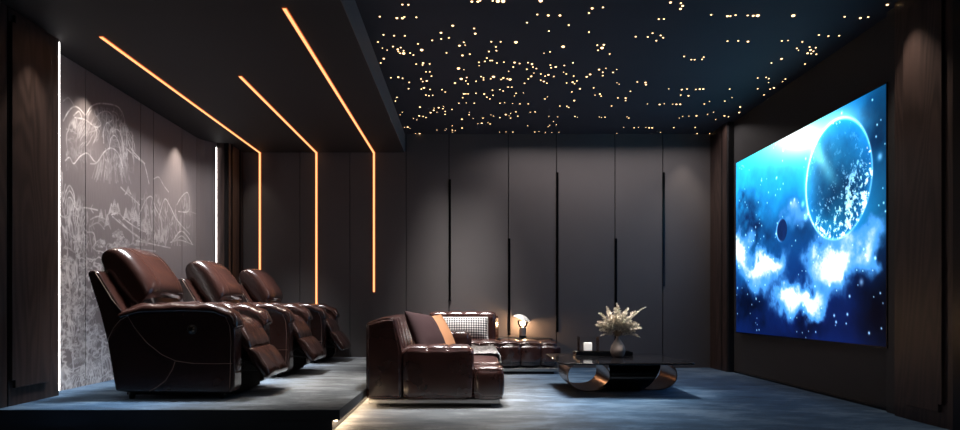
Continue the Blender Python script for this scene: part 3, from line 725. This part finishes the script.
# cushion faces -y in its own frame; rz turns it to look along +x
put_cushion('throw_cushion', .50, .50, .20, (-.40, 6.50, .600), 1.15, -.50, .12, M_c1, 'dark brown square cushion propped behind the near armrest')
put_cushion('throw_cushion', .46, .46, .16, (-.30, 7.02, .585), 1.15, -.45, -.05, M_c2, 'tan orange cushion leaning behind the dark brown one')
o = put_cushion('lumbar_cushion', .66, .32, .13, (-.06, 9.15, .578), 0, -.25, 0, M_c3, 'black and white plaid oblong cushion against the far backrest')
ep = [(-.33, 0, -.16), (.33, 0, -.16), (.33, 0, .16), (-.33, 0, .16)]
MB().tube([(x*.985, 0, z*.97) for x, y, z in ep], .007, 6, True).build('piped_edge', M_edge, o, True)

# throw blanket over the seat edge
M_throw = mat('knit_throw', (.5, .48, .46), .95); N, L, b = nodes(M_throw)
v = N.new('ShaderNodeTexVoronoi'); v.inputs['Scale'].default_value = 34; L.new(coord(M_throw), v.inputs['Vector'])
L.new(ramp(M_throw, v.outputs['Distance'], [(.1, (.62, .60, .57)), (.6, (.12, .11, .11))]), b.inputs['Base Color']); bump(M_throw, v.outputs['Distance'], .6, .01)
vs = []; nu, nv = 40, 46
for i in range(nu):
    u = i/(nu-1)
    for j in range(nv):
        v_ = j/(nv-1)
        s_ = v_*.52                                  # distance along the drape from the inner seat towards the front edge
        y = 6.95+u*1.05+.12*v_*(1-u)*-1
        x = -.12+s_
        if x < .27: z = .402
        else:
            d = x-.27; x = .27+min(d, .055)*.95; z = .402-.002-max(0, d-.03)
        z += .012*noise.noise(Vector((x*6, y*5, 2)))+.006
        x += .012*noise.noise(Vector((y*7, z*6, 5)))+ (.012 if x > .27 else 0)
        if u < .03 or v_ < .03: z -= .006
        vs.append((x, y, z))
m = MB().add(vs, grid_faces(nu, nv), True)
o = m.build('throw_blanket', M_throw, fix=False)
so = o.modifiers.new('s', 'SOLIDIFY'); so.thickness = .012; so.offset = 1
tag(o, 'pale grey knitted throw draped over the sofa seat edge', 'blanket')

# ------------------------------------------------------------------ console with lamp
co = empty('console', (.79, 9.4, 0), 'low black console shelf behind the sofa chaise carrying the lamp', 'table')
MB().box(.41, 1.17, 9.28, 9.55, .40, .437).build('console_top', M_black, co, bevel=.003)
MB().box(.44, 1.14, 9.30, 9.55, .0, .40).build('console_body', M_blackmetal, co, bevel=.003)
LX, LY, LZ = .765, 9.41, .437
la = empty('table_lamp', (LX, LY, LZ), 'small glass table lamp with tilted white dish shade on the console', 'lamp')
MB().lathe([(.0001, 0), (.052, 0), (.052, .03), (.048, .034), (.0001, .034)], (LX, LY, LZ), 28).build('base', M_black, la)
prof = []
m = MB(); n = 48; vs = []
for i in range(n):
    a0 = 2*PI*i/n; rr = .046+(.003 if i % 2 else -.002)
    for z in (.034, .145): vs.append((LX+rr*math.cos(a0), LY+rr*math.sin(a0), LZ+z))
m.add(vs, [(2*i, 2*((i+1) % n), 2*((i+1) % n)+1, 2*i+1) for i in range(n)], True)
m.add([(LX+.046*math.cos(2*PI*i/n), LY+.046*math.sin(2*PI*i/n), LZ+.145) for i in range(n)], [tuple(range(n))])
m.build('ribbed_body', mat('satin_aluminium', (.7, .68, .66), .3, .8), la)
M_glass = mat('clear_glass', (1, 1, 1), .03); N, L, b = nodes(M_glass)
tr = N.new('ShaderNodeBsdfTransparent'); gs = N.new('ShaderNodeBsdfGlossy'); gs.inputs['Roughness'].default_value = .05
fr = N.new('ShaderNodeFresnel'); fr.inputs['IOR'].default_value = 1.3; mxs = N.new('ShaderNodeMixShader')
L.new(fr.outputs[0], mxs.inputs[0]); L.new(tr.outputs[0], mxs.inputs[1]); L.new(gs.outputs[0], mxs.inputs[2]); L.new(mxs.outputs[0], N['Material Output'].inputs['Surface'])
M_bulb = emis('lamp_bulb', (1.0, .58, .30), 420)
MB().lathe([(.0001, -.028), (.018, -.022), (.028, -.004), (.028, .008), (.018, .024), (.0001, .03)], (LX, LY, LZ+.20), 20).build('bulb', M_bulb, la)
g = MB().lathe([(.040, .146), (.055, .165), (.072, .20), (.074, .225), (.068, .25)], (LX, LY, LZ), 32)
gl = g.build('glass_flask', M_glass, la); s_ = gl.modifiers.new('s', 'SOLIDIFY'); s_.thickness = .002
# tilted dish, open side up resting over the flask
rm = Matrix.Translation((LX, LY, LZ+.30)) @ Matrix.Rotation(.38, 4, 'Y')
d = MB().lathe([(.0001, .022), (.04, .017), (.08, .003), (.115, -.022), (.128, -.042), (.130, -.046), (.126, -.046), (.113, -.03), (.078, -.005), (.04, .009), (.0001, .014)], (0, 0, 0), 40)
d.v = [tuple(rm @ Vector(p)) for p in d.v]
d.build('dish_shade', mat('white_enamel', (.8, .78, .75), .35), la)
MB().tube([(LX, LY, LZ+.228), (LX, LY, LZ+.318)], .006, 8).build('shade_pin', M_steel, la)

# ------------------------------------------------------------------ coffee table
ct = empty('coffee_table', (1.55, 7.0, 0), 'low square black glass coffee table on a curled bronze ribbon base', 'table')
def rrect(x0, x1, y0, y1, rs, n=7):
    pts = []
    for (cx, cy, a, r) in ((x1-rs[0], y1-rs[0], 0, rs[0]), (x0+rs[1], y1-rs[1], PI/2, rs[1]), (x0+rs[2], y0+rs[2], PI, rs[2]), (x1-rs[3], y0+rs[3], 1.5*PI, rs[3])):
        for i in range(n+1): pts.append((cx+r*math.cos(a+PI/2*i/n), cy+r*math.sin(a+PI/2*i/n)))
    return pts
MB().prism(rrect(.885, 2.185, 6.40, 7.68, (.12, .09, .10, .05)), 'z', .322, .342).build('tabletop', M_tabletop, ct, bevel=.004)
def oval_tube(x0, x1, zh, ya, yb, slope, name, mt_out, mt_in, n=64, t=.010):
    """band rolled to an oval, open at both ends, running away in y; slope cuts the near end obliquely"""
    cx = (x0+x1)/2; rx = (x1-x0)/2; zc = zh/2; out = []; inn = []
    for off, lst in ((0, out), (t, inn)):
        for i in range(n):
            th = 2*PI*i/n; c, s_ = math.cos(th), math.sin(th)
            x = cx+(rx-off)*spow(c, .9); z = zc+(zh/2-off)*spow(s_, .9)
            lst.append(((x, ya+slope*(x-x0)/(x1-x0), z), (x, yb, z)))
    F4 = [(2*i, 2*((i+1) % n), 2*((i+1) % n)+1, 2*i+1) for i in range(n)]
    o = MB().add([p for q in out for p in q], F4, True).build(name, mt_out, ct, fix=False)
    m = MB().add([p for q in inn for p in q], F4, True)
    for k_ in (0, 1):
        m.add([q[k_] for q in out]+[q[k_] for q in inn], [(i, (i+1) % n, n+(i+1) % n, n+i) for i in range(n)])
    m.build('inner_face', mt_in, o, fix=False)
    return o
oval_tube(1.03, 1.47, .322, 6.95, 7.62, -.05, 'ribbon_loop', M_bronze, M_bronze)
oval_tube(1.70, 2.20, .322, 7.04, 7.62, -.02, 'ribbon_loop', M_bronze, M_bronze)
# front sweep of the ribbon: convex towards the room, ends cut obliquely
m = MB(); nth, nx = 40, 30
for off in (0, -.010):
    vs = []
    for i in range(nth+1):
        th = -PI/2+PI*i/nth; c, s_ = math.cos(th), math.sin(th)
        y = 7.12-(.30+off)*c; z = .161+(.161+off)*s_
        xl = 1.47-.13*max(0, -s_)**1.5-.02*c; xr = 1.92+.10*s_
        for j in range(nx+1): vs.append((xl+(xr-xl)*j/nx, y, z))
    m.add(vs, grid_faces(nth+1, nx+1), True)
m.build('ribbon_front', M_gunmetal, ct, fix=False)

ty = empty('serving_tray', (1.48, 7.36, .342), 'flat black tray lying on the coffee table behind the vase', 'tray')
MB().box(1.17, 1.79, 7.25, 7.47, .342, .352).build('tray_base', M_black, ty, bevel=.002)
MB().box(1.17, 1.18, 7.25, 7.47, .352, .388).box(1.78, 1.79, 7.25, 7.47, .352, .388).box(1.18, 1.78, 7.25, 7.26, .352, .388).box(1.18, 1.78, 7.46, 7.47, .352, .388).build('tray_rim', mat('gloss_black', (.01, .01, .011), .15), ty, bevel=.002)
ln = empty('candle_lantern', (1.31, 7.36, .352), 'clear glass box lantern standing on the left end of the tray', 'lantern')
gx0, gx1, gy0, gy1, gz0, gz1 = 1.215, 1.425, 7.30, 7.42, .352, .55
MB().box(gx0, gx1, gy0, gy0+.003, gz0+.012, gz1).box(gx0, gx1, gy1-.003, gy1, gz0+.012, gz1).box(gx0, gx0+.003, gy0+.003, gy1-.003, gz0+.012, gz1).box(gx1-.003, gx1, gy0+.003, gy1-.003, gz0+.012, gz1).build('glass_walls', M_glass, ln)
m = MB()
for x in (gx0-.003, gx1-.002):
    for y in (gy0-.003, gy1-.002): m.box(x, x+.005, y, y+.005, gz0, gz1)
m.box(gx0-.003, gx1+.003, gy0-.003, gy1+.003, gz0, gz0+.012).build('metal_frame', M_bronze, ln)
cn = empty('candle', (1.32, 7.36, .364), 'square white candle block in a dark holder inside the glass lantern', 'candle')
MB().box(1.265, 1.37, 7.33, 7.39, .384, .397).box(1.31, 1.325, 7.35, 7.37, .366, .384).box(1.285, 1.35, 7.335, 7.385, .364, .368).build('holder', M_black, cn)
MB().box(1.275, 1.36, 7.335, 7.385, .397, .486).build('wax_block', mat('glowing_wax', (.85, .83, .80), .5, emit=(1, .96, .92), es=.45), cn, bevel=.005)

# vase and dried bouquet
VXp, VYp, VZp = 1.585, 7.08, .342
M_vase = mat('stoneware', (.26, .21, .185), .7); N, L, b = nodes(M_vase); bump(M_vase, ntex(M_vase, coord(M_vase, (30, 30, 2)), 1, 3), .35, .006)
o = MB().lathe([(.0001, 0), (.046, 0), (.062, .018), (.078, .055), (.079, .085), (.068, .125), (.045, .165), (.026, .19), (.019, .212), (.020, .224), (.015, .224), (.014, .19)], (VXp, VYp, VZp), 36).build('vase', M_vase)
tag(o, 'small teardrop-shaped taupe vase standing on the coffee table', 'vase')
bq = empty('dried_bouquet', (VXp, VYp, VZp+.2), 'bunch of cream dried pampas plumes standing in the taupe vase', 'flowers')
M_stem = mat('dry_stem', (.30, .22, .13), .8)
M_plume = mat('pampas_plume', (.62, .54, .42), .9); N, L, b = nodes(M_plume)
L.new(ramp(M_plume, ntex(M_plume, coord(M_plume), 60, 3), [(.30, (.50, .41, .30)), (.6, (.90, .84, .72))]), b.inputs['Base Color'])
b.inputs['Subsurface Weight'].default_value = 0
rr = random.Random(11)
def plume(p0, dirv, ln, wd, n, droop):
    m = MB(); p = Vector(p0); d = Vector(dirv).normalized(); pts = []
    for i in range(n):
        t = i/(n-1); pts.append(p.copy()); d = (d+Vector((0, 0, -droop/n))).normalized(); p = p+d*ln/n
    m.tube(pts[::3]+[pts[-1]], .0018, 4)
    for i, q in enumerate(pts):
        t = i/(n-1); w = wd*(math.sin(PI*min(1, .12+t*.88))**.6)
        for k_ in range(7):
            a = Vector((rr.gauss(0, 1), rr.gauss(0, 1), rr.gauss(0, 1))).normalized()
            e = (a*1.0+d*.9).normalized()*w*rr.uniform(.6, 1.15)
            s_ = e.cross(Vector((rr.gauss(0, 1), rr.gauss(0, 1), rr.gauss(0, 1)))).normalized()*.0042
            m.add([q-s_*.5, q+e*.55-s_, q+e, q+e*.5+s_], [(0, 1, 2, 3)])
    return m
top = Vector((VXp, VYp, VZp+.218))
spec = [(-.02, .44, 0.02), (.04, .40, .1), (-.30, .42, .05), (.30, .40, -.05), (-.12, .34, -.1), (.2, .32, .1), (-.22, .30, -.2), (.32, .28, -.3), (-.5, .30, -.2), (.55, .28, -.2), (-.68, .30, -.15), (.7, .26, .1), (-.85, .34, .1), (.85, .34, .1), (0, .26, -.4), (-.4, .26, .3), (.95, .34, -.1),  (-.55, .40, .05), (.52, .42, .1), (-.75, .34, 0), (.75, .32, .05), (-.15, .40, -.3), (.18, .38, -.35), (-.4, .34, -.35), (.42, .33, -.3), (-.95, .26, .1), (.98, .24, -.1), (.12, .34, .3), (-.3, .36, .35), (.62, .54, .0), (1.25, .30, -.2), (-1.2, .24, 0.)]
for i, (ax, ln_, ay) in enumerate(spec):
    d0 = Vector((math.sin(ax)*.9, ay*.8, math.cos(ax)))
    base = Vector((VXp, VYp, VZp+.12)); mid = top+d0*.05; st_l = ln_*.26
    tip = top+d0.normalized()*st_l
    s_ = MB().tube([base, top, mid, tip], .0022, 5).build('stem', M_stem, bq)
    n_ = 22; wd = .044 if i < 29 else .02
    plume(tip, d0, ln_*.60, wd, n_, .5+.5*abs(ax)).build('plume', M_plume, s_, fix=False)

# ------------------------------------------------------------------ lights
def spot(name, loc, power, ang, blend=.6, r=.02, col=(1, .86, .74), rot=(0, 0, 0)):
    l = bpy.data.lights.new(name, 'SPOT'); l.energy = power; l.spot_size = math.radians(ang); l.spot_blend = blend
    l.shadow_soft_size = r; l.color = col
    o = bpy.data.objects.new(name, l); o.location = loc; o.rotation_euler = rot; COL.objects.link(o); return o
def area(name, loc, power, sx, sy, col=(1, 1, 1), spread=120, rot=(0, 0, 0)):
    l = bpy.data.lights.new(name, 'AREA'); l.shape = 'RECTANGLE'; l.size = sx; l.size_y = sy; l.energy = power; l.color = col; l.spread = math.radians(spread)
    o = bpy.data.objects.new(name, l); o.location = loc; o.rotation_euler = rot; COL.objects.link(o); return o
# wall washers just under the ceiling
for (x, y, z, p, a_) in ((XA+.21, 6.17, ZL, 46, 80), (XA+.21, 8.10, ZL, 60, 80), (XL+.21, 5.12, ZL, 50, 60), (-3.0, YB-.24, ZL, 15, 66), (-3.10, 9.3, ZL, 3, 50),
                         (3.08, YB-.24, ZC, 30, 62), (XR-.18, 9.3, ZC, 16, 50), (XR-.24, 5.17, ZC, 60, 72)):
    spot('wall_washer', (x, y, z-.012), p, a_, .8, .012)
area('mural_fill', (-2.75, 7.25, ZL-.02), 17, .06, 3.3, (1, .93, .92), 85, (0, .50, 0))  # added fill strip without a fixture, brightens the mural
# downlights over the recliners
for i, Y in enumerate((5.7, 7.2, 8.6)):
    area('recliner_downlight', (-2.40, Y, ZL-.006), 30 if i < 2 else 20, .45, .45, (.95, .97, 1.0), 54)
area('aisle_downlight', (-1.45, 6.2, ZL-.006), 7, .3, 1.4, (1, .84, .68), 50)
area('bouquet_fill', (1.6, 6.9, ZC-.006), 12, .3, .3, (1, .92, .84), 34)  # added fill without a fixture, lifts the bouquet and tray
area('sofa_downlight', (-.1, 9.1, ZC-.006), 26, 1.0, .4, (1, .95, .92), 44)
area('sofa_downlight', (-.25, 6.3, ZC-.006), 30, .6, .6, (.96, .97, 1), 44)
area('floor_downlight', (.6, 6.0, ZC-.006), 24, .5, 1.2, (1, .95, .90), 56)
area('chaise_fill', (.6, 7.5, ZC-.006), 22, .8, .4, (1, .92, .86), 80)  # added fill without a fixture, brightens the chaise front
area('back_wall_fill', (1.9, 8.95, ZC-.006), 24, 3.0, .12, (1, .88, .86), 150)  # added long fill without a fixture, evens out the back wall
area('room_fill', (.5, 1.6, ZC-.02), 13, 3.0, 2.0, (.92, .95, 1.0), 160)  # unseen overhead panel added as soft fill for the whole room

w = bpy.data.worlds.new('World'); sc.world = w; w.use_nodes = True
w.node_tree.nodes['Background'].inputs[0].default_value = (.05, .06, .08, 1); w.node_tree.nodes['Background'].inputs[1].default_value = .3

# ------------------------------------------------------------------ camera and view
c = bpy.data.cameras.new('camera'); c.lens = 25; c.sensor_width = 36; c.shift_x = (480-VX)/960; c.shift_y = (VY-215)/960
o = bpy.data.objects.new('camera', c); o.location = (0, 0, EYE); o.rotation_euler = (PI/2, 0, 0); COL.objects.link(o); sc.camera = o
vs_ = sc.view_settings; vs_.view_transform = 'Standard'; vs_.look = 'None'; vs_.exposure = 0; vs_.gamma = 1; vs_.use_curve_mapping = False
sc.cycles.use_denoising = True; sc.cycles.sample_clamp_indirect = 4; sc.cycles.max_bounces = 8
sc.cycles.caustics_reflective = False; sc.cycles.caustics_refractive = False
